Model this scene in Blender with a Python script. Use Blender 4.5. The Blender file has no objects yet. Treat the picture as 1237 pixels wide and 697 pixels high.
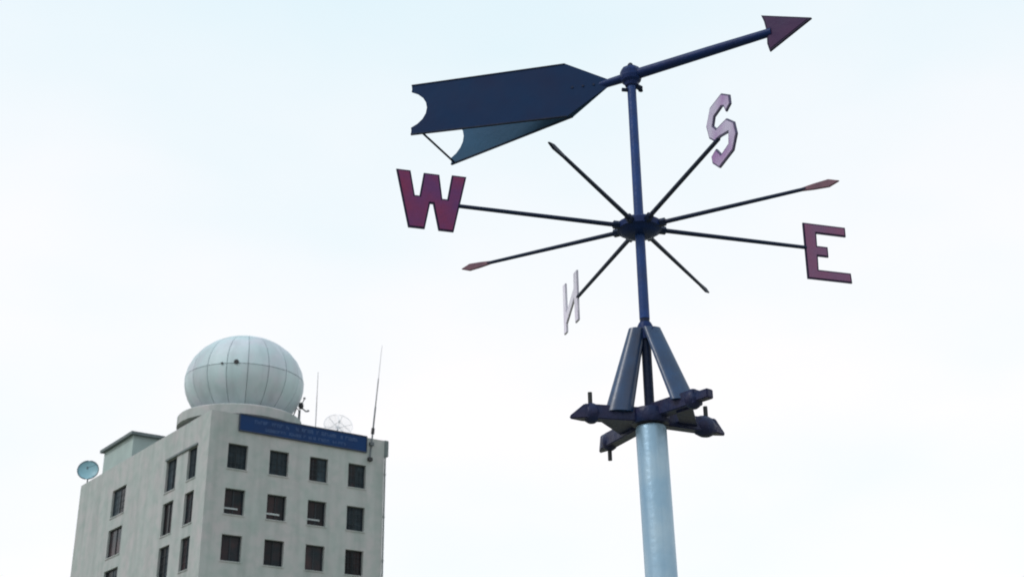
import bpy, bmesh, math, random
from mathutils import Vector, Matrix
random.seed(11)
sc = bpy.context.scene
R = math.radians

# ------------------------------------------------------------------ camera
CAM_H = 1.6
cd = bpy.data.cameras.new('camera'); cam = bpy.data.objects.new('camera', cd)
sc.collection.objects.link(cam); sc.camera = cam
cd.sensor_fit = 'HORIZONTAL'; cd.sensor_width = 36.0; cd.lens = 36.0 * 1549.5 / 1237.0
cd.clip_start = 0.05; cd.clip_end = 4000
pitch, roll = 0.3973, -0.0139
fwd = Vector((0, math.cos(pitch), math.sin(pitch)))
up0 = Vector((0, -math.sin(pitch), math.cos(pitch))); rt0 = Vector((1, 0, 0))
rt = rt0 * math.cos(roll) + up0 * math.sin(roll)
up = -rt0 * math.sin(roll) + up0 * math.cos(roll)
m3 = Matrix((rt, up, -fwd)).transposed()
cam.matrix_world = Matrix.Translation((0, 0, CAM_H)) @ m3.to_4x4()
cd.dof.use_dof = True; cd.dof.focus_distance = 4.6; cd.dof.aperture_fstop = 10.0

# ------------------------------------------------------------------ sky, sun, exposure
SUN_EL, SUN_AZ = R(48), R(235)        # compass bearing of the veiled sun, from +Y towards +X
w = bpy.data.worlds.new('World'); sc.world = w; w.use_nodes = True
nt = w.node_tree; nt.nodes.clear()
N = nt.nodes.new; Lk = nt.links.new
out = N('ShaderNodeOutputWorld')
sky = N('ShaderNodeTexSky'); sky.sky_type = 'NISHITA'; sky.sun_disc = False
sky.sun_elevation = SUN_EL; sky.sun_rotation = SUN_AZ
bg1 = N('ShaderNodeBackground'); bg1.inputs['Strength'].default_value = 0.10
Lk(sky.outputs['Color'], bg1.inputs['Color'])
tc = N('ShaderNodeTexCoord')
mp = N('ShaderNodeMapping'); mp.inputs['Scale'].default_value = (1.0, 1.0, 2.2)
Lk(tc.outputs['Generated'], mp.inputs['Vector'])
nz = N('ShaderNodeTexNoise'); nz.inputs['Scale'].default_value = 2.6; nz.inputs['Detail'].default_value = 4; nz.inputs['Roughness'].default_value = 0.45
Lk(mp.outputs['Vector'], nz.inputs['Vector'])
cr = N('ShaderNodeValToRGB')
cr.color_ramp.elements[0].position = 0.30; cr.color_ramp.elements[0].color = (0.86, 0.955, 0.985, 1)
cr.color_ramp.elements[1].position = 0.62; cr.color_ramp.elements[1].color = (0.985, 0.99, 1.0, 1)
Lk(nz.outputs['Fac'], cr.inputs['Fac'])
sep = N('ShaderNodeSeparateXYZ'); Lk(tc.outputs['Generated'], sep.inputs[0])
cr2 = N('ShaderNodeValToRGB')          # the cloud thins a little with height
cr2.color_ramp.elements[0].position = 0.34; cr2.color_ramp.elements[0].color = (1.04, 1.01, 1.005, 1)
cr2.color_ramp.elements[1].position = 0.72; cr2.color_ramp.elements[1].color = (0.80, 0.93, 0.98, 1)
Lk(sep.outputs['Z'], cr2.inputs['Fac'])
mul = N('ShaderNodeMix'); mul.data_type = 'RGBA'; mul.blend_type = 'MULTIPLY'; mul.inputs['Factor'].default_value = 1.0
Lk(cr.outputs['Color'], mul.inputs['A']); Lk(cr2.outputs['Color'], mul.inputs['B'])
bg2 = N('ShaderNodeBackground'); bg2.inputs['Strength'].default_value = 1.08
Lk(mul.outputs['Result'], bg2.inputs['Color'])
mx = N('ShaderNodeMixShader'); mx.inputs['Fac'].default_value = 0.90
Lk(bg1.outputs[0], mx.inputs[1]); Lk(bg2.outputs[0], mx.inputs[2]); Lk(mx.outputs[0], out.inputs['Surface'])

sl = bpy.data.lights.new('sun', 'SUN'); sl.energy = 1.25; sl.angle = R(12); sl.color = (1.0, 0.97, 0.92)
so = bpy.data.objects.new('sun', sl); sc.collection.objects.link(so)
sdir = Vector((math.sin(SUN_AZ) * math.cos(SUN_EL), math.cos(SUN_AZ) * math.cos(SUN_EL), math.sin(SUN_EL)))
so.rotation_euler = sdir.to_track_quat('Z', 'Y').to_euler()
sc.view_settings.view_transform = 'Standard'; sc.view_settings.look = 'None'
sc.view_settings.exposure = 0.0; sc.view_settings.gamma = 1.0
sc.cycles.filter_width = 1.9

# ------------------------------------------------------------------ materials
def mat(name, col, rough=0.6, metal=0.0, var=None, scale=4.0, amount=0.5, bump=0.0, bscale=60, rnd=0.0, spec=0.5,
        streak=None, streak_amt=0.0, coat=0.0, lo=0.35, hi=0.7, var2=None, amount2=0.4, scale2=1.0):
    m = bpy.data.materials.new(name); m.use_nodes = True
    t = m.node_tree; n = t.nodes.new; l = t.links.new
    b = t.nodes['Principled BSDF']
    b.inputs['Roughness'].default_value = rough; b.inputs['Metallic'].default_value = metal
    b.inputs['Specular IOR Level'].default_value = spec
    if coat: b.inputs['Coat Weight'].default_value = coat; b.inputs['Coat Roughness'].default_value = 0.15
    tcn = n('ShaderNodeTexCoord'); oi = n('ShaderNodeObjectInfo')
    cur = None
    base = n('ShaderNodeRGB'); base.outputs[0].default_value = (*col, 1); cur = base.outputs[0]
    def noise(sc_, det=5, stretch=None):
        vec = tcn.outputs['Object']
        if stretch:
            mpp = n('ShaderNodeMapping'); mpp.inputs['Scale'].default_value = stretch; l(vec, mpp.inputs['Vector']); vec = mpp.outputs['Vector']
        z = n('ShaderNodeTexNoise'); z.inputs['Scale'].default_value = sc_; z.inputs['Detail'].default_value = det
        l(vec, z.inputs['Vector']); return z.outputs['Fac']
    def blend(cur, colr, fac, amt, lo_, hi_):
        mr = n('ShaderNodeMapRange'); mr.inputs['From Min'].default_value = lo_; mr.inputs['From Max'].default_value = hi_
        mr.inputs['To Max'].default_value = amt; l(fac, mr.inputs['Value'])
        mi = n('ShaderNodeMix'); mi.data_type = 'RGBA'; l(mr.outputs[0], mi.inputs['Factor'])
        l(cur, mi.inputs['A']); mi.inputs['B'].default_value = (*colr, 1); return mi.outputs['Result']
    if var: cur = blend(cur, var, noise(scale), amount, lo, hi)
    if var2: cur = blend(cur, var2, noise(scale2, 3), amount2, 0.42, 0.68)
    if streak: cur = blend(cur, streak, noise(1.0, 6, (1.1, 1.1, 0.10) if name != 'pale blue galvanised paint' else (40, 40, 1.5)), streak_amt, 0.45, 0.75)
    if rnd:
        hs = n('ShaderNodeHueSaturation'); mr = n('ShaderNodeMapRange')
        mr.inputs['To Min'].default_value = 1 - rnd; mr.inputs['To Max'].default_value = 1 + rnd
        l(oi.outputs['Random'], mr.inputs['Value']); l(mr.outputs[0], hs.inputs['Value']); l(cur, hs.inputs['Color']); cur = hs.outputs[0]
    l(cur, b.inputs['Base Color'])
    mr = n('ShaderNodeMapRange'); mr.inputs['To Min'].default_value = rough * 0.8; mr.inputs['To Max'].default_value = min(1, rough * 1.2)
    l(noise(9), mr.inputs['Value']); l(mr.outputs[0], b.inputs['Roughness'])
    if bump:
        bp = n('ShaderNodeBump'); bp.inputs['Strength'].default_value = bump; bp.inputs['Distance'].default_value = 0.01
        l(noise(bscale, 6), bp.inputs['Height']); l(bp.outputs[0], b.inputs['Normal'])
    return m

M = {}
M['shaft'] = mat('bright navy paint', (0.009, 0.045, 0.190), 0.36, spec=0.24, var=(0.014, 0.034, 0.115), scale=11, amount=0.7, bump=0.2, bscale=60)
M['navy'] = mat('navy paint', (0.008, 0.026, 0.110), 0.42, spec=0.13, var=(0.014, 0.022, 0.080), scale=9, amount=0.7, bump=0.25, bscale=55)
M['navy_dark'] = mat('dark navy paint', (0.009, 0.019, 0.050), 0.40, spec=0.12, var=(0.018, 0.022, 0.05), scale=14, amount=0.7, bump=0.25, bscale=70)
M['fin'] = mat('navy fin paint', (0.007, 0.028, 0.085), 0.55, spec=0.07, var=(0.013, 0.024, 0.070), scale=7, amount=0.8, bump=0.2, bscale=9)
M['fin_pale'] = mat('paler blue fin paint', (0.038, 0.108, 0.205), 0.55, spec=0.12, var=(0.032, 0.080, 0.150), scale=7, amount=0.7, bump=0.15, bscale=40)  # second tail fin, a paler blue than the navy one
M['clamp'] = mat('scuffed blue black paint', (0.010, 0.020, 0.070), 0.38, spec=0.2, var=(0.024, 0.020, 0.052), scale=22, amount=0.8, bump=0.35, bscale=60)
M['bracket'] = mat('blue bracket paint', (0.008, 0.040, 0.118), 0.34, spec=0.60, var=(0.009, 0.020, 0.060), scale=14, amount=0.85, bump=0.06, bscale=40)
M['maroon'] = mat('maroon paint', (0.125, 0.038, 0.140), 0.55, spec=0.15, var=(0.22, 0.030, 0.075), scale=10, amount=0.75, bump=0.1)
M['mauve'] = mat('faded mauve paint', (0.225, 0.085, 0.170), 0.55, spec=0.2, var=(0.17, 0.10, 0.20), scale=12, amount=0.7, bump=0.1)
M['lilac'] = mat('lilac paint with sky sheen', (0.52, 0.47, 0.62), 0.35, var=(0.27, 0.11, 0.34), scale=9, amount=0.9, bump=0.05)  # S letter: grazing sky reflection painted into the base colour, violet patches over it
M['pale_lilac'] = mat('pale lilac paint with sky sheen', (0.80, 0.76, 0.88), 0.35, var=(0.70, 0.60, 0.78), scale=9, amount=0.7, bump=0.05)  # north letter: sky reflected along the plate is put into its pale colour
M['arrow'] = mat('violet paint', (0.042, 0.020, 0.070), 0.5, spec=0.12, var=(0.065, 0.022, 0.075), scale=12, amount=0.8, bump=0.1)
M['rim'] = mat('dark edge paint', (0.022, 0.015, 0.045), 0.5, spec=0.12)
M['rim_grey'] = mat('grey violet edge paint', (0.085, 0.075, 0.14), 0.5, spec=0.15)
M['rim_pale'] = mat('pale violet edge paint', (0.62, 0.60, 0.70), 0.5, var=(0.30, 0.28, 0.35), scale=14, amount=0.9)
M['spear'] = mat('worn pink paint', (0.19, 0.095, 0.125), 0.5, spec=0.15, var=(0.10, 0.06, 0.09), scale=18, amount=0.8)
M['steel'] = mat('worn steel', (0.28, 0.30, 0.33), 0.45, metal=0.4, var=(0.16, 0.13, 0.12), scale=25, amount=0.6)
M['pole'] = mat('pale blue galvanised paint', (0.25, 0.385, 0.51), 0.38, metal=0.35, var=(0.37, 0.48, 0.57), scale=12, amount=0.7, bump=0.15, bscale=45,
                streak=(0.17, 0.29, 0.42), streak_amt=0.7)
M['wall'] = mat('grey green render', (0.400, 0.432, 0.430), 0.85, spec=0.2, var=(0.475, 0.430, 0.450), scale=0.45, amount=0.7, var2=(0.315, 0.375, 0.362), amount2=0.65, scale2=1.3,
                bump=0.35, bscale=12, streak=(0.20, 0.235, 0.23), streak_amt=0.42)
M['trim'] = mat('pale render', (0.37, 0.45, 0.44), 0.8, var=(0.30, 0.36, 0.36), scale=0.8, amount=0.7, bump=0.3, bscale=14)
M['slab'] = mat('weathered concrete', (0.16, 0.19, 0.20), 0.85, var=(0.10, 0.12, 0.125), scale=1.5, amount=0.7, bump=0.3, bscale=14)
M['roof'] = mat('grey roofing', (0.22, 0.22, 0.21), 0.9, var=(0.15, 0.15, 0.15), scale=0.8, amount=0.8)
M['glass'] = mat('dark window glass', (0.009, 0.017, 0.022), 0.12, var=(0.050, 0.028, 0.030), scale=0.9, amount=0.9, rnd=0.6, spec=0.12)
M['curtain'] = mat('dull grey blue curtain behind glass', (0.035, 0.055, 0.070), 0.3, var=(0.014, 0.022, 0.028), scale=2.2, amount=0.9, rnd=0.4, spec=0.1)
M['frame'] = mat('dark window frame', (0.032, 0.040, 0.048), 0.5, rnd=0.3, spec=0.15)
M['rail'] = mat('pale aluminium', (0.40, 0.44, 0.46), 0.5, rnd=0.15)
M['dome'] = mat('weathered white radome', (0.51, 0.60, 0.645), 0.55, var=(0.40, 0.53, 0.565), scale=0.45, amount=0.8, rnd=0.07,
                streak=(0.28, 0.33, 0.36), streak_amt=0.45, var2=(0.56, 0.56, 0.64), amount2=0.7, scale2=0.8)
M['seam'] = mat('dark seam sealant', (0.30, 0.37, 0.40), 0.8)
M['black'] = mat('black rubber', (0.012, 0.014, 0.018), 0.6)
M['sign'] = mat('blue sign sheet', (0.011, 0.042, 0.140), 0.5, spec=0.08, var=(0.018, 0.036, 0.10), scale=0.7, amount=0.8, bump=0.05, bscale=3)
M['sign_frame'] = mat('dark blue frame', (0.010, 0.022, 0.055), 0.5)
M['sign_text'] = mat('faded pale blue lettering', (0.034, 0.085, 0.215), 0.6, var=(0.017, 0.052, 0.155), scale=2.5, amount=0.8)
M['dish'] = mat('light blue dish paint', (0.25, 0.46, 0.55), 0.45, var=(0.20, 0.38, 0.46), scale=3, amount=0.6)
M['dish_rim'] = mat('dark dish rim', (0.09, 0.15, 0.19), 0.5)
M['mesh'] = mat('pale grey aluminium', (0.80, 0.80, 0.83), 0.5)
M['mast'] = mat('grey mast paint', (0.12, 0.14, 0.16), 0.5, var=(0.05, 0.06, 0.07), scale=3, amount=0.8)
M['mast_pale'] = mat('pale mast fibreglass', (0.50, 0.50, 0.53), 0.5)
M['ground'] = mat('dry grass and dust', (0.16, 0.17, 0.10), 0.95, var=(0.24, 0.22, 0.17), scale=0.15, amount=0.9, bump=0.4, bscale=3)

# ------------------------------------------------------------------ helpers
def link(o, parent=None):
    sc.collection.objects.link(o)
    if parent: o.parent = parent
    return o
def tag(o, label=None, cat=None, group=None, kind=None):
    for k, v in (('label', label), ('category', cat), ('group', group), ('kind', kind)):
        if v: o[k] = v
    return o
def empty(name, loc, rz=0.0):
    o = bpy.data.objects.new(name, None); o.empty_display_size = 0.2
    o.location = loc; o.rotation_euler = (0, 0, rz); return link(o)
class MB:
    def __init__(s): s.v = []; s.f = []
    def add(s, vs, fs):
        k = len(s.v); s.v += [tuple(v) for v in vs]; s.f += [tuple(i + k for i in f) for f in fs]; return s
    def box(s, x0, x1, y0, y1, z0, z1):
        return s.add([(x0,y0,z0),(x1,y0,z0),(x1,y1,z0),(x0,y1,z0),(x0,y0,z1),(x1,y0,z1),(x1,y1,z1),(x0,y1,z1)],
                     [(3,2,1,0),(4,5,6,7),(0,1,5,4),(1,2,6,5),(2,3,7,6),(3,0,4,7)])
    def tube(s, pts, rad, n=12, caps=True):
        pts = [Vector(p) for p in pts]
        if not isinstance(rad, (list, tuple)): rad = [rad] * len(pts)
        rings = []; ref = None
        for i, p in enumerate(pts):
            d = (pts[min(i+1, len(pts)-1)] - pts[max(i-1, 0)]).normalized()
            if ref is None: ref = Vector((0,0,1)) if abs(d.z) < 0.9 else Vector((1,0,0))
            a = d.cross(ref).normalized(); b = d.cross(a).normalized()
            rings.append([p + (a * math.cos(2*math.pi*k/n) + b * math.sin(2*math.pi*k/n)) * rad[i] for k in range(n)])
        vs = [v for r_ in rings for v in r_]; fs = []
        for i in range(len(pts)-1):
            for k in range(n):
                a0 = i*n + k; a1 = i*n + (k+1) % n
                fs.append((a0, a1, a1+n, a0+n))
        if caps: fs.append(tuple(range(n-1, -1, -1))); fs.append(tuple(range((len(pts)-1)*n, len(pts)*n)))
        return s.add(vs, fs)
    def lathe(s, prof, n=32, c=(0,0,0)):
        vs = []; fs = []
        for r_, z in prof:
            for k in range(n): vs.append((c[0]+r_*math.cos(2*math.pi*k/n), c[1]+r_*math.sin(2*math.pi*k/n), c[2]+z))
        for i in range(len(prof)-1):
            for k in range(n):
                a0 = i*n+k; a1 = i*n+(k+1) % n; fs.append((a0, a1, a1+n, a0+n))
        if prof[0][0] > 1e-6: fs.append(tuple(range(n-1, -1, -1)))
        if prof[-1][0] > 1e-6: fs.append(tuple(range((len(prof)-1)*n, len(prof)*n)))
        return s.add(vs, fs)
    def plate(s, poly, th, off=0.0):          # polygon (u, z) in the XZ plane, thickness along y
        n = len(poly)
        vs = [(u, off-th/2, z) for u, z in poly] + [(u, off+th/2, z) for u, z in poly]
        fs = [tuple(range(n)), tuple(range(2*n-1, n-1, -1))] + [(i, i+n, (i+1) % n + n, (i+1) % n) for i in range(n)]
        return s.add(vs, fs)
    def build(s, name, material, parent=None, smooth=False, bevel=0.0, loc=None, rz=None):
        me = bpy.data.meshes.new(name); me.from_pydata(s.v, [], s.f)
        bm = bmesh.new(); bm.from_mesh(me)
        bmesh.ops.remove_doubles(bm, verts=bm.verts, dist=1e-6)
        bmesh.ops.recalc_face_normals(bm, faces=bm.faces)
        if bevel: bmesh.ops.bevel(bm, geom=[e for e in bm.edges if len(e.link_faces) == 2 and e.calc_face_angle(0) > 0.6], offset=bevel, segments=2, affect='EDGES', clamp_overlap=True)
        bmesh.ops.triangulate(bm, faces=[f for f in bm.faces if len(f.verts) > 4])
        bm.to_mesh(me); bm.free(); me.materials.append(material)
        if smooth:
            for p in me.polygons: p.use_smooth = True
            me.set_sharp_from_angle(angle=R(38))
        o = bpy.data.objects.new(name, me)
        if loc: o.location = loc
        if rz is not None: o.rotation_euler = (0, 0, rz)
        return link(o, parent)
def inset(poly, d):                            # miter inset of a polygon, any winding
    A = sum(poly[i][0]*poly[(i+1) % len(poly)][1] - poly[(i+1) % len(poly)][0]*poly[i][1] for i in range(len(poly)))
    if A < 0: d = -d
    res = []
    for i in range(len(poly)):
        p0, p1, p2 = (Vector(poly[i-1]), Vector(poly[i]), Vector(poly[(i+1) % len(poly)]))
        e0 = (p1-p0).normalized(); e1 = (p2-p1).normalized()
        n0 = Vector((-e0.y, e0.x)); n1 = Vector((-e1.y, e1.x))
        k = max(0.35, 1 + n0.dot(n1))
        q = p1 + (n0 + n1) * (d / k); res.append((q.x, q.y))
    return res

# ------------------------------------------------------------------ ground
g = MB().add([(-2500,-2500,0),(2500,-2500,0),(2500,2500,0),(-2500,2500,0)], [(0,1,2,3)]).build('ground', M['ground'])
tag(g, kind='structure')

# ------------------------------------------------------------------ the tower block
BZ = 25.335 + CAM_H                            # parapet top above ground
BC = Vector((-19.671, 80.0, 0)); BROT = 0.6447
D1 = Vector((math.cos(BROT), math.sin(BROT), 0)); D2 = Vector((-math.sin(BROT), math.cos(BROT), 0))
L1, L2 = 13.13, 24.37
def bl(s, t, z): return BC + D1 * s + D2 * t + Vector((0, 0, BZ + z))   # s along right face, t along left face, z from the parapet top
bld = empty('tower_block', BC, BROT)
tag(bld, 'tall grey green concrete tower block with small dark square windows', 'building')
STOREY = 2.9724; NROW = 8; REC = 0.27; REC_L = 0.20
right_open = []; left_open = []
for i in range(NROW):
    z1 = BZ - 2.02 - i * STOREY
    for j in range(4): s0 = 1.36 + j * 2.98; right_open.append((s0, s0 + 1.40, z1 - 1.66, z1, i))
    z1 = BZ - 1.965 - i * STOREY
    left_open.append((14.25, 16.95, z1 - 2.05, z1, i)); left_open.append((5.10, 6.85, z1 - 2.22, z1, i)); left_open.append((1.80, 3.25, z1 - 2.12, z1, i))
def facade(mb, fn, length, z0, z1, openings, REC):   # fn(a, depth, z) -> point; real openings with reveals
    xs = sorted({0.0, length} | {round(o[0], 4) for o in openings} | {round(o[1], 4) for o in openings})
    zs = sorted({z0, z1} | {round(o[2], 4) for o in openings} | {round(o[3], 4) for o in openings})
    for i in range(len(xs)-1):
        for k in range(len(zs)-1):
            cx, cz = (xs[i]+xs[i+1])/2, (zs[k]+zs[k+1])/2
            if any(o[0] < cx < o[1] and o[2] < cz < o[3] for o in openings): continue
            mb.add([fn(xs[i],0,zs[k]), fn(xs[i+1],0,zs[k]), fn(xs[i+1],0,zs[k+1]), fn(xs[i],0,zs[k+1])], [(0,1,2,3)])
    for a, b, c, d, _ in openings:
        q = [(a,c),(b,c),(b,d),(a,d)]
        for e in range(4):
            (ua,za),(ub,zb) = q[e], q[(e+1) % 4]
            mb.add([fn(ua,0,za), fn(ub,0,zb), fn(ub,REC+.06,zb), fn(ua,REC+.06,za)], [(0,1,2,3)])
wall = MB()
WT = BZ - 1.14                                  # top of the main wall, parapet band above
facade(wall, lambda a, d, z: (a, d, z), L1, 0, WT, right_open, REC)
facade(wall, lambda a, d, z: (d, a, z), L2, 0, WT, left_open, REC_L)
wall.add([(L1,0,0),(L1,L2,0),(L1,L2,WT),(L1,0,WT)], [(0,1,2,3)]); wall.add([(0,L2,0),(L1,L2,0),(L1,L2,WT),(0,L2,WT)], [(0,1,2,3)])
me_w = wall.build('wall', M['wall'], bld)
par = MB()
for x0, x1, y0, y1 in ((0, L1, 0, .22), (0, .22, .22, L2-.22), (0, L1, L2-.22, L2), (L1-.22, L1, .22, L2-.22)): par.box(x0, x1, y0, y1, WT, BZ)
par.build('parapet', M['wall'], bld)
MB().box(.22, L1-.22, .22, L2-.22, WT-.2, WT+.25).build('roof', M['roof'], bld)
# windows: a frame set into each opening, with panes, a mullion or rail, and a sill
def window(fn, a, b, c, d, kind, REC):
    fr = MB(); t = .07; dp0, dp1 = REC-.05, REC+.05
    def bx(mb, a0, a1, z0, z1, p0, p1):
        vs = [fn(x, y, z) for z in (z0, z1) for (x, y) in ((a0,p0),(a1,p0),(a1,p1),(a0,p1))]
        return mb.add(vs, [(3,2,1,0),(4,5,6,7),(0,1,5,4),(1,2,6,5),(2,3,7,6),(3,0,4,7)])
    e = .004
    bx(fr, a+e, a+t, c+e, d-e, dp0, dp1); bx(fr, b-t, b-e, c+e, d-e, dp0, dp1)
    bx(fr, a+t, b-t, c+e, c+t, dp0, dp1); bx(fr, a+t, b-t, d-t, d-e, dp0, dp1)
    mid = (a+b)/2
    bx(fr, mid-.03, mid+.03, c+t, d-t, dp0+.01, dp1-.01)
    wo = fr.build('window', M['frame'], bld)
    for x0, x1 in ((a+t, mid-.03), (mid+.03, b-t)):
        bx(MB(), x0, x1, c+t, d-t, REC-.005+random.uniform(0,.02), REC+.03).build('pane', M['curtain' if kind == 'grille' and random.random() < .6 else 'glass'], wo)
    if kind == 'rail':
        bx(MB(), a+t, b-t-.3, c+.36, c+.46, dp0-.03, dp0).build('rail', M['rail'], wo)
    if kind == 'grille':
        gm = MB()
        for k in range(1, 5): x = a+t+(b-a-2*t)*k/5; bx(gm, x-.012, x+.012, c+t, d-t, dp0-.05, dp0-.03)
        for k in range(1, 4): z = c+t+(d-c-2*t)*k/4; bx(gm, a+t, b-t, z-.012, z+.012, dp0-.03, dp0-.01)
        gm.build('grille', M['frame'], wo)
    bx(MB(), a-.05, b+.05, c-.07, c-.003, -.05, .14).build('sill', M['wall'], wo)
    return wo
for a, b, c, d, i in right_open: window(lambda x, y, z: (x, y, z), a, b, c, d, 'grille' if i == 0 else 'rail' if i == 1 and a < 9 else random.choice(('plain', 'plain', 'grille')), REC)
for a, b, c, d, i in left_open: window(lambda x, y, z: (y, x, z), a, b, c, d, 'plain' if i % 2 else 'grille', REC_L)
MB().box(-.10, -.002, 1.72, 6.93, BZ-1.962, BZ-1.83).build('lintel', M['slab'], bld)      # long lintel over the paired windows
MB().box(L1+.003, L1+.34, -.03, .40, BZ-1.13, BZ+.03).build('rain_hopper', M['slab'], bld, bevel=.02)
pm = MB().tube([(L1+.07, -.03, BZ-1.12), (L1+.07, -.03, .2)], .06, 10)
for k in range(8): pm.tube([(L1+.07, -.03, BZ-2.4-k*3), (L1+.07, -.03, BZ-2.5-k*3)], .085, 10)
pm.build('downpipe', M['slab'], bld, smooth=True)
# concrete ring platform under the radome, carried on stub columns
RC = (4.3, 5.0)
MB().lathe([(0,BZ+.38),(4.1,BZ+.38),(4.28,BZ+.46),(4.28,BZ+1.10),(4.22,BZ+1.17),(0,BZ+1.17)], 72, (RC[0],RC[1],0)).build('ring_platform', M['wall'], bld, smooth=True)
for k in range(10):
    a = 2*math.pi*k/10+.2; c = (RC[0]+3.5*math.cos(a), RC[1]+3.5*math.sin(a))
    MB().box(c[0]-.25, c[0]+.25, c[1]-.25, c[1]+.25, WT+.25, BZ+.379).build('stub_column', M['slab'], bld)
MB().lathe([(3.3,WT+.25),(3.3,BZ+.379)], 48, (RC[0],RC[1],0)).build('drum', M['wall'], bld, smooth=True)
# stair penthouse with an overhanging slab
ph = MB().box(1.0, 5.2, 16.6, 22.7, WT+.25, BZ+2.45).build('penthouse', M['trim'], bld)
MB().box(.72, 5.5, 16.32, 23.0, BZ+2.453, BZ+2.68).build('roof_slab', M['slab'], ph)
MB().box(2.2, 3.2, 16.555, 16.597, WT+.27, BZ+1.1).build('door', M['frame'], ph)

# ------------------------------------------------------------------ blue sign on the parapet
sg = empty('sign_board', bl(1.96, 0, -1.10), BROT)
tag(sg, 'long dark blue sign board with faded pale lettering along the parapet', 'sign')
SW, SH = 9.70, 1.14
MB().box(.06, SW-.06, -.09, -.004, .05, SH-.05).build('board', M['sign'], sg)
fm = MB(); fm.box(0, SW, -.13, -.003, SH-.05, SH+.03); fm.box(0, SW, -.13, -.003, -.01, .05); fm.box(0, .06, -.13, -.003, .05, SH-.05); fm.box(SW-.06, SW, -.13, -.003, .05, SH-.05)
fm.build('frame', M['sign_frame'], sg)
def marks(z0, z1, xa, xb, seed):               # the lettering is worn past reading: short strokes of its height
    rr = random.Random(seed); mb = MB(); x = xa; h = z1-z0; k = 0
    while x < xb:
        wd = rr.uniform(.16, .26)
        if rr.random() < .16: x += wd; continue
        y0, y1 = -.102, -.091
        st = .045
        mb.box(x, x+st, y0, y1, z0+rr.uniform(0, .2)*h, z1)
        if rr.random() < .7: mb.box(x+st+.001, x+wd*.75, y0, y1, z1-st, z1)
        if rr.random() < .6: mb.box(x+wd*.75-st, x+wd*.75-.001, y0, y1, z0, z0+rr.uniform(.5, .9)*h)
        if rr.random() < .5: zm = z0+h*rr.uniform(.3, .6); mb.box(x+st+.001, x+wd*.75-st-.002, y0, y1, zm-st/2, zm+st/2)
        x += wd
    return mb
for args in ((.62, .88, 1.1, 8.9, 3), (.20, .42, 1.9, 8.0, 8)): marks(*args).build('lettering', M['sign_text'], sg)

# ------------------------------------------------------------------ radome
A_, C_ = 4.17, 3.42
dome_c = bl(4.5, 5.1, 3.93)
dm = empty('radome', dome_c - Vector((0, 0, 2.747)), BROT)
tag(dm, 'big white panelled radar dome on the roof corner', 'radar dome')
HZ = 2.747                                      # centre above the base
def dpt(la, lo, k=1.0): return (A_*k*math.cos(la)*math.cos(lo), A_*k*math.cos(la)*math.sin(lo), HZ + C_*k*math.sin(la))
prof = []
for i in range(25):
    la = R(-53.4) + (R(90)-R(-53.4))*i/24; prof.append((A_*.985*math.cos(la) if i < 24 else 0, HZ + C_*.985*math.sin(la)))
MB().lathe(prof, 72).build('seam', M['seam'], dm, smooth=True)
NG = 18; bands = ((R(-53), R(3)), (R(3), R(52)), (R(52), R(88)))
for la0, la1 in bands:
    ng = NG if la0 < R(50) else 9
    for k in range(ng):
        l0 = 2*math.pi*k/ng + R(7.5); l1 = l0 + 2*math.pi/ng; nu, nv = (7, 5) if la0 < 0 else (4, 5)
        gl = .021/max(.2, math.cos((la0+la1)/2))/A_; ga = .022/C_
        vs = []; fs = []
        for i in range(nu+1):
            for j in range(nv+1):
                la = la0+ga + (la1-la0-2*ga)*i/nu; lo = l0+gl + (l1-l0-2*gl)*j/nv; vs.append(dpt(la, lo))
        for i in range(nu):
            for j in range(nv): a0 = i*(nv+1)+j; fs.append((a0, a0+1, a0+nv+2, a0+nv+1))
        border = [j for j in range(nv+1)] + [i*(nv+1)+nv for i in range(1, nu+1)] + [nu*(nv+1)+j for j in range(nv-1, -1, -1)] + [i*(nv+1) for i in range(nu-1, 0, -1)]
        b0 = len(vs)
        for q in border:
            i, j = divmod(q, nv+1); la = la0+ga + (la1-la0-2*ga)*i/nu; lo = l0+gl + (l1-l0-2*gl)*j/nv; vs.append(dpt(la, lo, .987))
        nb = len(border)
        for q in range(nb): fs.append((border[q], b0+q, b0+(q+1) % nb, border[(q+1) % nb]))
        MB().add(vs, fs).build('panel', M['dome'], dm, smooth=True)
MB().lathe([(2.75,-.001),(2.85,.0),(2.85,.10),(2.50,.14)], 60).build('base_ring', M['slab'], dm, smooth=True)
def dvent(px_off, la, rad):                     # small round openings in the front gores
    view = math.atan2(-dome_c.y, -dome_c.x) - BROT
    lo = view + px_off
    p = Vector(dpt(la, lo, 1.002)); nrm = Vector((math.cos(la)*math.cos(lo)/A_, math.cos(la)*math.sin(lo)/A_, math.sin(la)/C_)).normalized()
    MB().tube([p - nrm*.06, p + nrm*.05], rad, 14).build('vent', M['black'], dm, smooth=True)
dvent(R(-9), R(4.5), .17); dvent(R(-22.5), R(3.2), .085)

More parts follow.
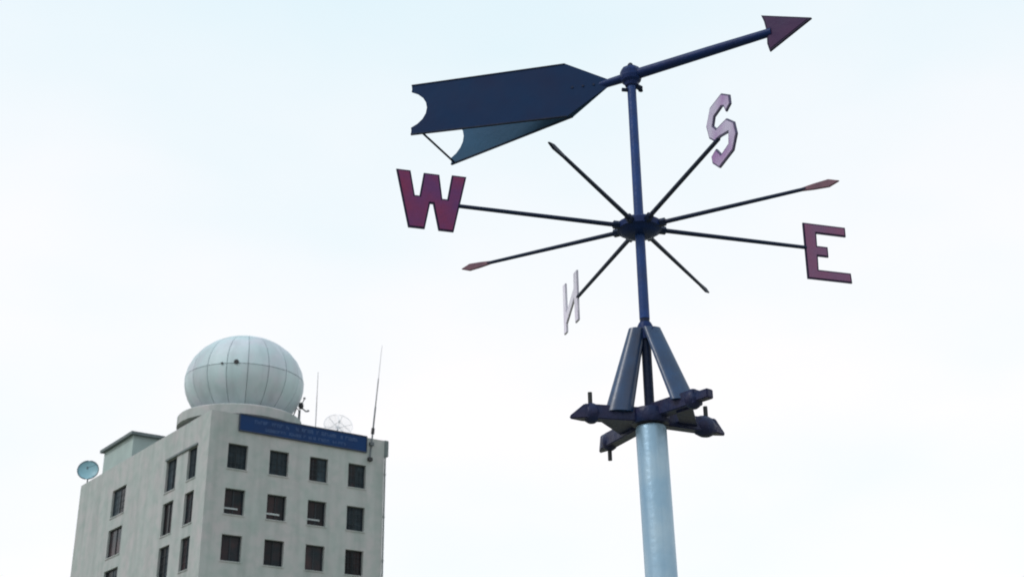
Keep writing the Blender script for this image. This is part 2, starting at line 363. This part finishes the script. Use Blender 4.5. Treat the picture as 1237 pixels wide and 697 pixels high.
# ------------------------------------------------------------------ rooftop aerials and dishes
an = empty('whip_antenna', bl(11.93, -.08, -1.55), BROT)
tag(an, 'tall dark leaning whip antenna clamped beside the blue sign', 'antenna', 'thin whip antennas on the roof')
q = lambda f: (.73*f, 0, 8.6*f)
MB().tube([q(0), q(.45)], .060, 8).build('lower_mast', M['mast'], an, smooth=True)
MB().tube([q(.45), q(.70)], .040, 8).build('middle_mast', M['mast'], an, smooth=True)
MB().tube([q(.70), q(1)], [.028, .016], 8).build('tip', M['mast_pale'], an, smooth=True)
MB().tube([q(.215), q(.265)], .12, 10).build('coil', M['black'], an, smooth=True)
for f in (.0, .13): p = q(f); MB().box(p[0]-.15, p[0]+.15, -.14, .077, p[2]-.12, p[2]+.12).build('clamp', M['mast'] if f else M['black'], an)
a2 = empty('whip_antenna', bl(9.2, 3.0, -.89), BROT)
tag(a2, 'thin pale whip antenna standing nearest the radar dome', 'antenna', 'thin whip antennas on the roof')
MB().tube([(0,0,0),(0,0,3.4)], .035, 8).build('lower_mast', M['mast_pale'], a2, smooth=True)
MB().tube([(0,0,3.4),(0,0,6.1)], [.030, .014], 8).build('tip', M['mast'], a2, smooth=True)
MB().box(-.15,.15,-.15,.15,0,.05).build('base_plate', M['mast'], a2)

sn = empty('weather_sensor', bl(7.85, 3.0, -.89), BROT)
tag(sn, 'small dark weather sensor on a grey stem between dome and antenna', 'sensor')
MB().tube([(0,0,0),(.02,0,3.0)], .085, 10).build('stem', M['mast'], sn, smooth=True)
MB().tube([(-.02,0,2.98),(-.22,0,3.1),(-.40,0,2.6),(-.55,.1,2.2)], .04, 8).build('cable', M['black'], sn, smooth=True)
MB().lathe([(0,3.08),(.14,3.12),(.19,3.3),(.15,3.5),(.05,3.58),(0,3.58)], 16, (.12,0,0)).build('sensor_head', M['black'], sn, smooth=True)
MB().tube([(.15,0,3.2),(.55,0,2.98),(.62,0,3.0)], .05, 8).build('lower_arm', M['mast'], sn, smooth=True)
MB().tube([(.2,0,3.5),(.34,0,3.85)], .035, 8).build('upper_arm', M['mast'], sn, smooth=True)
cp = MB()
for p in ((.70,0,3.05),(.36,0,3.92)): cp.lathe([(0,-.07),(.08,-.03),(.10,.06)], 10, p)
cp.build('cups', M['steel'], sn, smooth=True)

def dish(root, rad, depth, tilt, face, rim, mesh=False, ribs=8, hz=1.4):
    n = 40; rot = Matrix.Rotation(tilt, 4, 'X')      # bowl opens along -Y after tilt
    P_ = lambda r_, a: rot @ Vector((r_*math.cos(a), -depth*(r_/rad)**2, r_*math.sin(a))) + Vector((0, 0, hz))
    if not mesh:
        vs = []; fs = []; m_ = 6
        for i in range(1, m_+1):
            for k in range(n): vs.append(P_(rad*i/m_, 2*math.pi*k/n))
        vs.append(P_(0, 0)); c = len(vs)-1
        for k in range(n): fs.append((c, k, (k+1) % n))
        for i in range(m_-1):
            for k in range(n): a0 = i*n+k; a1 = i*n+(k+1) % n; fs.append((a0, a0+n, a1+n, a1))
        back = len(vs); off = rot @ Vector((0, .03, 0)); vs += [v + off for v in vs[:back]]
        fs += [tuple(reversed([i+back for i in f])) for f in fs]
        for k in range(n): a0 = (m_-1)*n+k; a1 = (m_-1)*n+(k+1) % n; fs.append((a0, a1, a1+back, a0+back))
        MB().add(vs, fs).build('reflector', face, root, smooth=True)
    rm = MB()
    pts = [P_(rad, 2*math.pi*k/n) for k in range(n+1)]; rm.tube(pts, .045 if not mesh else .022, 6, caps=False)
    rm.build('rim', rim, root, smooth=True)
    if mesh:
        for k in range(ribs):
            MB().tube([P_(rad*i/5, 2*math.pi*k/ribs+.2) for i in range(6)], .018, 5).build('rib', face, root, smooth=True)
        wm = MB()
        for i in range(1, 10): wm.tube([P_(rad*i/10, 2*math.pi*k/30) for k in range(31)], .006, 3, caps=False)
        for k in range(48): wm.tube([P_(rad*i/5, 2*math.pi*k/48) for i in range(6)], .005, 3, caps=False)
        w_ = wm.build('wire_mesh', face, root); w_['kind'] = 'stuff'
    f = rot @ Vector((0, -depth-.42*rad, 0)) + Vector((0,0,hz))
    ft = MB()
    for a in ((R(90), R(210), R(330)) if mesh else (R(40),)): ft.tube([P_(rad*.97, a), f], .018, 5)
    ft.build('feed_strut', rim, root, smooth=True)
    MB().lathe([(0,-.09),(.07,-.09),(.07,.09),(0,.09)], 10, f).build('feed', rim, root, smooth=True)
    MB().tube([(0,.12,0),(0,.12,hz-.05),(0,.03,hz)], .05, 8).build('post', M['mast'], root, smooth=True)
ds = empty('satellite_dish', bl(.35, 24.15, -.002), BROT + R(-28))
tag(ds, 'round light blue satellite dish on the far left roof edge', 'satellite dish')
dish(ds, .80, .18, R(-12), M['dish'], M['dish_rim'], hz=1.22)
ds2 = empty('mesh_dish', bl(11.0, 3.0, -.89), BROT + R(-20))
tag(ds2, 'faint pale wire mesh dish rising behind the blue sign', 'satellite dish')
dish(ds2, 1.02, .22, R(-25), M['mesh'], M['mesh'], mesh=True, ribs=6, hz=2.25)

# ------------------------------------------------------------------ the wind vane
HUBZ = 1.899 + CAM_H; ZP = 2.508 + CAM_H; ZC = 1.222 + CAM_H; AZ = R(16.786)
wv = empty('wind_vane', (0.4424, 4.0, 0))
tag(wv, 'dark blue arrow wind vane with compass letters on pale pole', 'wind vane')
# pole, leaning a touch, with a socket at its top
MB().lathe([(.0512,0),(.0508,1.0),(.0502,ZC-.045),(.047,ZC-.035)], 40).build('pole', M['pole'], wv, smooth=True)
pl = [o for o in wv.children if o.name.startswith('pole')][0]
pl.rotation_euler = (0, R(-.75), 0); pl.location = (0.037, 0, 0)
MB().lathe([(0,-.15),(.15,-.15),(.15,.02),(.06,.05)], 32, (.037,0,.151)).build('footing', M['slab'], wv, smooth=True)
# vertical shaft
MB().tube([(0,0,ZC-.02),(0,0,1.56+CAM_H)], .0165, 16).build('lower_shaft', M['navy_dark'], wv, smooth=True)
MB().tube([(0,0,1.561+CAM_H),(0,0,ZP-.02)], [.0175,.0160], 20).build('upper_shaft', M['shaft'], wv, smooth=True)
# hub with eight sockets
hb = MB().lathe([(0,-.030),(.040,-.030),(.060,-.024),(.068,-.014),(.078,-.011),(.078,.011),(.068,.014),(.060,.024),(.040,.030),(0,.030)], 32, (0,0,HUBZ)).build('hub', M['navy'], wv, smooth=True)
for k in range(8):
    a = AZ + k*math.pi/4
    MB().tube([(math.cos(a)*.060, math.sin(a)*.060, HUBZ), (math.cos(a)*.096, math.sin(a)*.096, HUBZ)], .0145, 6).build('socket', M['navy_dark'], hb, smooth=False)
# compass arms
LET = {
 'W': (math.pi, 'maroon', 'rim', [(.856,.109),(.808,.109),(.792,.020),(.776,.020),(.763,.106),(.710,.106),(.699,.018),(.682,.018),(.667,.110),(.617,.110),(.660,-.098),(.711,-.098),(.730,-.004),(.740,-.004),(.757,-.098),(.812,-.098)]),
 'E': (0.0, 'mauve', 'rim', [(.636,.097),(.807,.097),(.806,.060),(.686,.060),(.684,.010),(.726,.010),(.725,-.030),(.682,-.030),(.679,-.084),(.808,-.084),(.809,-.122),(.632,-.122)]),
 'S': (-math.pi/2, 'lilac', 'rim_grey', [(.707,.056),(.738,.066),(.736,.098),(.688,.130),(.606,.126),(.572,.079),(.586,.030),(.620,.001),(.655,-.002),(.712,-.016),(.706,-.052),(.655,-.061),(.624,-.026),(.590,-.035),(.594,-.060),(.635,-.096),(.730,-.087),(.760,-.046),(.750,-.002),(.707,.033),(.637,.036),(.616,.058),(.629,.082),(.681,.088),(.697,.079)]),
}
# north plate: outer stroke, inner stroke and the slanting bar between them
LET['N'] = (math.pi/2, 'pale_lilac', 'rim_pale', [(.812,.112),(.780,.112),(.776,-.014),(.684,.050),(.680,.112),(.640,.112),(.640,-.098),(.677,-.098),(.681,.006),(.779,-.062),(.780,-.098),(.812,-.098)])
ends = {'W': .645, 'E': .640, 'S': .640, 'N': .648}
looks = {'W': 'maroon letter W with dark edge', 'E': 'mauve letter E with dark edge', 'S': 'lilac letter S with sky sheen painted in', 'N': 'pale lilac north letter plate seen nearly edge-on'}
for key, (da, mf, mr_, poly) in LET.items():
    a = AZ + da; c, s = math.cos(a), math.sin(a)
    arm = MB().tube([(.085,0,0),(ends[key],0,0)], [.0082,.0068], 10).build('compass_arm', M['navy_dark'], wv, smooth=True, loc=(0,0,HUBZ), rz=a)
    lo = MB().plate(poly, .006).build('letter', M[mr_], wv, loc=(0,0,HUBZ), rz=a)
    lo['label'] = looks[key]
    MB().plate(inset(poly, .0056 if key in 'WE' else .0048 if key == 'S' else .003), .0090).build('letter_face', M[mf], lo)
for k, (ln, dk) in enumerate(((.670, 'spear'), (.665, 'navy'), (.690, 'spear'), (.690, 'navy'))):
    # NE, SW, SE, NW follow
    a = AZ + (R(45), R(-135), R(-45), R(135))[k]; ln = (.680, .692, .697, .712)[k]
    mt = M['spear'] if k >= 2 else M['navy_dark']
    arm = MB().tube([(.085,0,0),(ln-.11,0,0)], [.0080,.0062], 10).build('compass_arm', M['navy_dark'], wv, smooth=True, loc=(0,0,HUBZ), rz=a)
    hw = .0135 if k >= 2 else .0085
    MB().plate([(ln,0),(ln-.035,hw),(ln-.085,hw*.75),(ln-.135,.004),(ln-.135,-.004),(ln-.085,-hw*.75),(ln-.035,-hw)], .009).build('spearhead', mt, arm, bevel=.0015)
# pivot housing
pv = MB().lathe([(0,-.046),(.022,-.046),(.027,-.030),(.036,-.022),(.040,-.008),(.040,.012),(.034,.026),(.022,.034),(.010,.037),(0,.037)], 10, (0,0,ZP)).build('pivot_housing', M['navy'], wv, smooth=False, bevel=.003)
MB().lathe([(0,.036),(.010,.036),(.010,.048),(.006,.053),(0,.053)], 8, (0,0,ZP)).build('top_bolt', M['navy_dark'], pv)
MB().tube([(-.014,-.004,ZP-.062),(-.036,-.008,ZP-.062)], .007, 6).build('set_screw', M['navy_dark'], pv)
MB().tube([(.014,.002,ZP-.040),(.034,.002,ZP-.052),(.032,.0,ZP-.062)], .010, 6).build('clamp_lug', M['navy_dark'], pv)
# pointer rod and arrowhead (local +x is the pointing direction)
PA = R(149.7) + math.pi
MB().tube([(.030,0,0),(.30,0,0),(.535,0,-.001)], [.0195,.0178,.0150], 14).build('pointer_rod', M['navy'], wv, smooth=True, loc=(0,0,ZP), rz=PA)
MB().tube([(-.030,0,0),(-.10,0,0),(-.20,0,.0)], [.0165,.0150,.012], 14).build('tail_rod', M['navy'], wv, smooth=True, loc=(0,0,ZP), rz=PA)
HP = [(.506,.074),(.678,.003),(.523,-.076),(.517,-.045),(.519,-.012),(.518,.016),(.514,.046)]
hd = MB().plate(HP, .010).build('arrowhead', M['rim'], wv, loc=(0,0,ZP), rz=PA)
MB().plate(inset(HP, .006), .013).build('arrowhead_face', M['arrow'], hd)
# two splayed tail fins
def fin(ang, length, material, label, kb):
    ap = Vector((math.cos(R(149.7)), math.sin(R(149.7)))) * .085
    te = Vector((math.cos(R(ang)), math.sin(R(ang)))) * length
    d = te - ap; L = d.length; az = math.atan2(d.y, d.x)
    k = .165
    pl_ = [(0,.010),(k,.107),(L,.108),(L-.002,.088)]
    for i in range(9):
        th = -1.15 + 2.3*i/8; pl_.append((L - .062*(math.cos(th)-math.cos(1.15))/(1-math.cos(1.15)), .078*-math.sin(th)/math.sin(1.15)))
    pl_ += [(L-.002,-.088),(L,-.108),(k,-kb),(0,-.010)]
    fo = MB().plate(pl_, .004).build('tail_fin', material, wv, loc=(ap.x, ap.y, ZP), rz=az); fo['label'] = label
    e = MB()                                   # folded hem along top and bottom
    e.plate([(k,.107),(L,.108),(L,.104),(k,.103)], .009); e.plate([(k,-kb),(L,-.108),(L,-.104),(k,.004-kb)], .009)
    e.build('hem', M['navy_dark'], fo)
    for u in (.06, .10, .14): MB().tube([(u,-.005,0),(u,.005,0)], .0045, 8).build('rivet', M['navy_dark'], fo, smooth=True)
    return te, d.normalized()
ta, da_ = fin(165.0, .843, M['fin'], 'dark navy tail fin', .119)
tb, db_ = fin(145.8, .815, M['fin_pale'], 'paler blue tail fin', .088)
pa_ = ta - da_*.045; pb_ = tb - db_*.012
MB().tube([(pa_.x, pa_.y, ZP-.105), (pb_.x, pb_.y, ZP-.098)], .0042, 8).build('fin_brace', M['navy_dark'], wv, smooth=True)
# bracket: four clamp arms, two gussets, two channel legs up to a collar
def br_arm(deg, length, stud, lump_r, flat=False, z=0.0):
    a = R(deg)
    b = MB(); hh, hw = .024, .021
    if flat: b.box(.02, length-.05, -hw, hw, -hh, hh); b.box(length-.0499, length, -.015, .015, -.016, .014)
    else:
        t = length-.045
        b.add([(.02,-hw,-hh),(.02,hw,-hh),(.02,hw,hh),(.02,-hw,hh),(t,-hw,-hh),(t,hw,-hh),(t,hw,hh),(t,-hw,hh),(length,-.004,-hh),(length,.004,-hh),(length,.004,-hh+.010),(length,-.004,-hh+.010)],
              [(3,2,1,0),(0,1,5,4),(1,2,6,5),(2,3,7,6),(3,0,4,7),(4,5,9,8),(5,6,10,9),(6,7,11,10),(7,4,8,11),(8,9,10,11)])
    o = b.build('bracket_arm', M['clamp'], wv, bevel=.003, loc=(0,0,ZC+z), rz=a)
    nb = MB().lathe([(lump_r*math.sin(math.pi*k/8), -lump_r*1.12*math.cos(math.pi*k/8)) for k in range(9)], 10)
    nb.v = [(x*(1.5 if deg == 27.0 else 1.0) + length-.072 - (.008 if deg == 27.0 else 0), y, z-.002) for x, y, z in nb.v]
    nb.build('clamp_nut', M['clamp'], o, smooth=True)
    if stud: MB().tube([(length-.070,0,.02*stud),(length-.070,0,.068*stud)], .0075, 8).build('bolt', M['black'], o, smooth=True)
    return o
br_arm(194.3, .272, 1, .031); br_arm(27.0, .290, 1, .033, z=-.006); br_arm(114, .355, -1, .030, z=-.006); br_arm(-50, .262, 0, .030, flat=True, z=.012)
MB().lathe([(0,-.024),(.060,-.024),(.064,-.016),(.064,.016),(.060,.024),(0,.024)], 24, (0,0,ZC-.004)).build('top_collar', M['clamp'], wv, smooth=True)
for a0, a1, ri in ((194, 114, .055), (27, -50, .115)):
    g_ = MB(); z0, z1 = ZC-.018, ZC-.010
    pts = []
    for (r_, an_) in ((ri,a0),(.185,a0),(.185,a1),(ri,a1)): pts.append((r_*math.cos(R(an_)), r_*math.sin(R(an_))))
    n = len(pts); g_.add([(x,y,z0) for x,y in pts]+[(x,y,z1) for x,y in pts], [tuple(range(n)), tuple(range(2*n-1,n-1,-1))]+[(i,i+n,(i+1)%n+n,(i+1)%n) for i in range(n)])
    g_.build('gusset', M['clamp'], wv)
def leg(deg, rb, zb, wt, wb, face):
    a = R(deg); zt = 1.522 + CAM_H
    ax = Vector((math.cos(a), math.sin(a), 0)); sd = Vector((math.cos(R(face)), math.sin(R(face)), 0)); bu = Vector((sd.y, -sd.x, 0))
    mb = MB()
    rows = []
    for f in [i/10 for i in range(11)]:
        c = ax*(.030*(1-f)+rb*f) + Vector((0,0,zt*(1-f)+zb*f)); wdt = (wt*(1-f)+wb*f)/2; dp = (.72 if deg > 0 else .42)*wdt
        row = []
        for i in range(20):                     # flattened pipe section
            th = 2*math.pi*i/20; row.append(c + sd*(wdt*math.cos(th)) + bu*(dp*math.sin(th)))
        rows.append(row)
    n = len(rows[0])
    for i in range(10):
        mb.add(rows[i]+rows[i+1], [(k, (k+1) % n, (k+1) % n + n, k+n) for k in range(n)])
    for rw in (rows[0], rows[-1]): mb.add(rw, [tuple(range(n))])
    o = mb.build('bracket_leg', M['bracket'], wv, smooth=True)
    MB().tube([ax*.0+Vector((0,0,zt-.012)), ax*.044+Vector((0,0,zt-.014))], .014, 8).build('top_lug', M['navy'], o, smooth=True)
leg(197, .108, ZC+.005, .056, .094, 8); leg(-51, .150, ZC+.018, .060, .082, 12)
MB().lathe([(.0166,-.05),(.024,-.05),(.026,-.03),(.026,.0),(.020,.012),(.0168,.012)], 20, (0,0,1.535+CAM_H)).build('shaft_collar', M['navy'], wv, smooth=True)
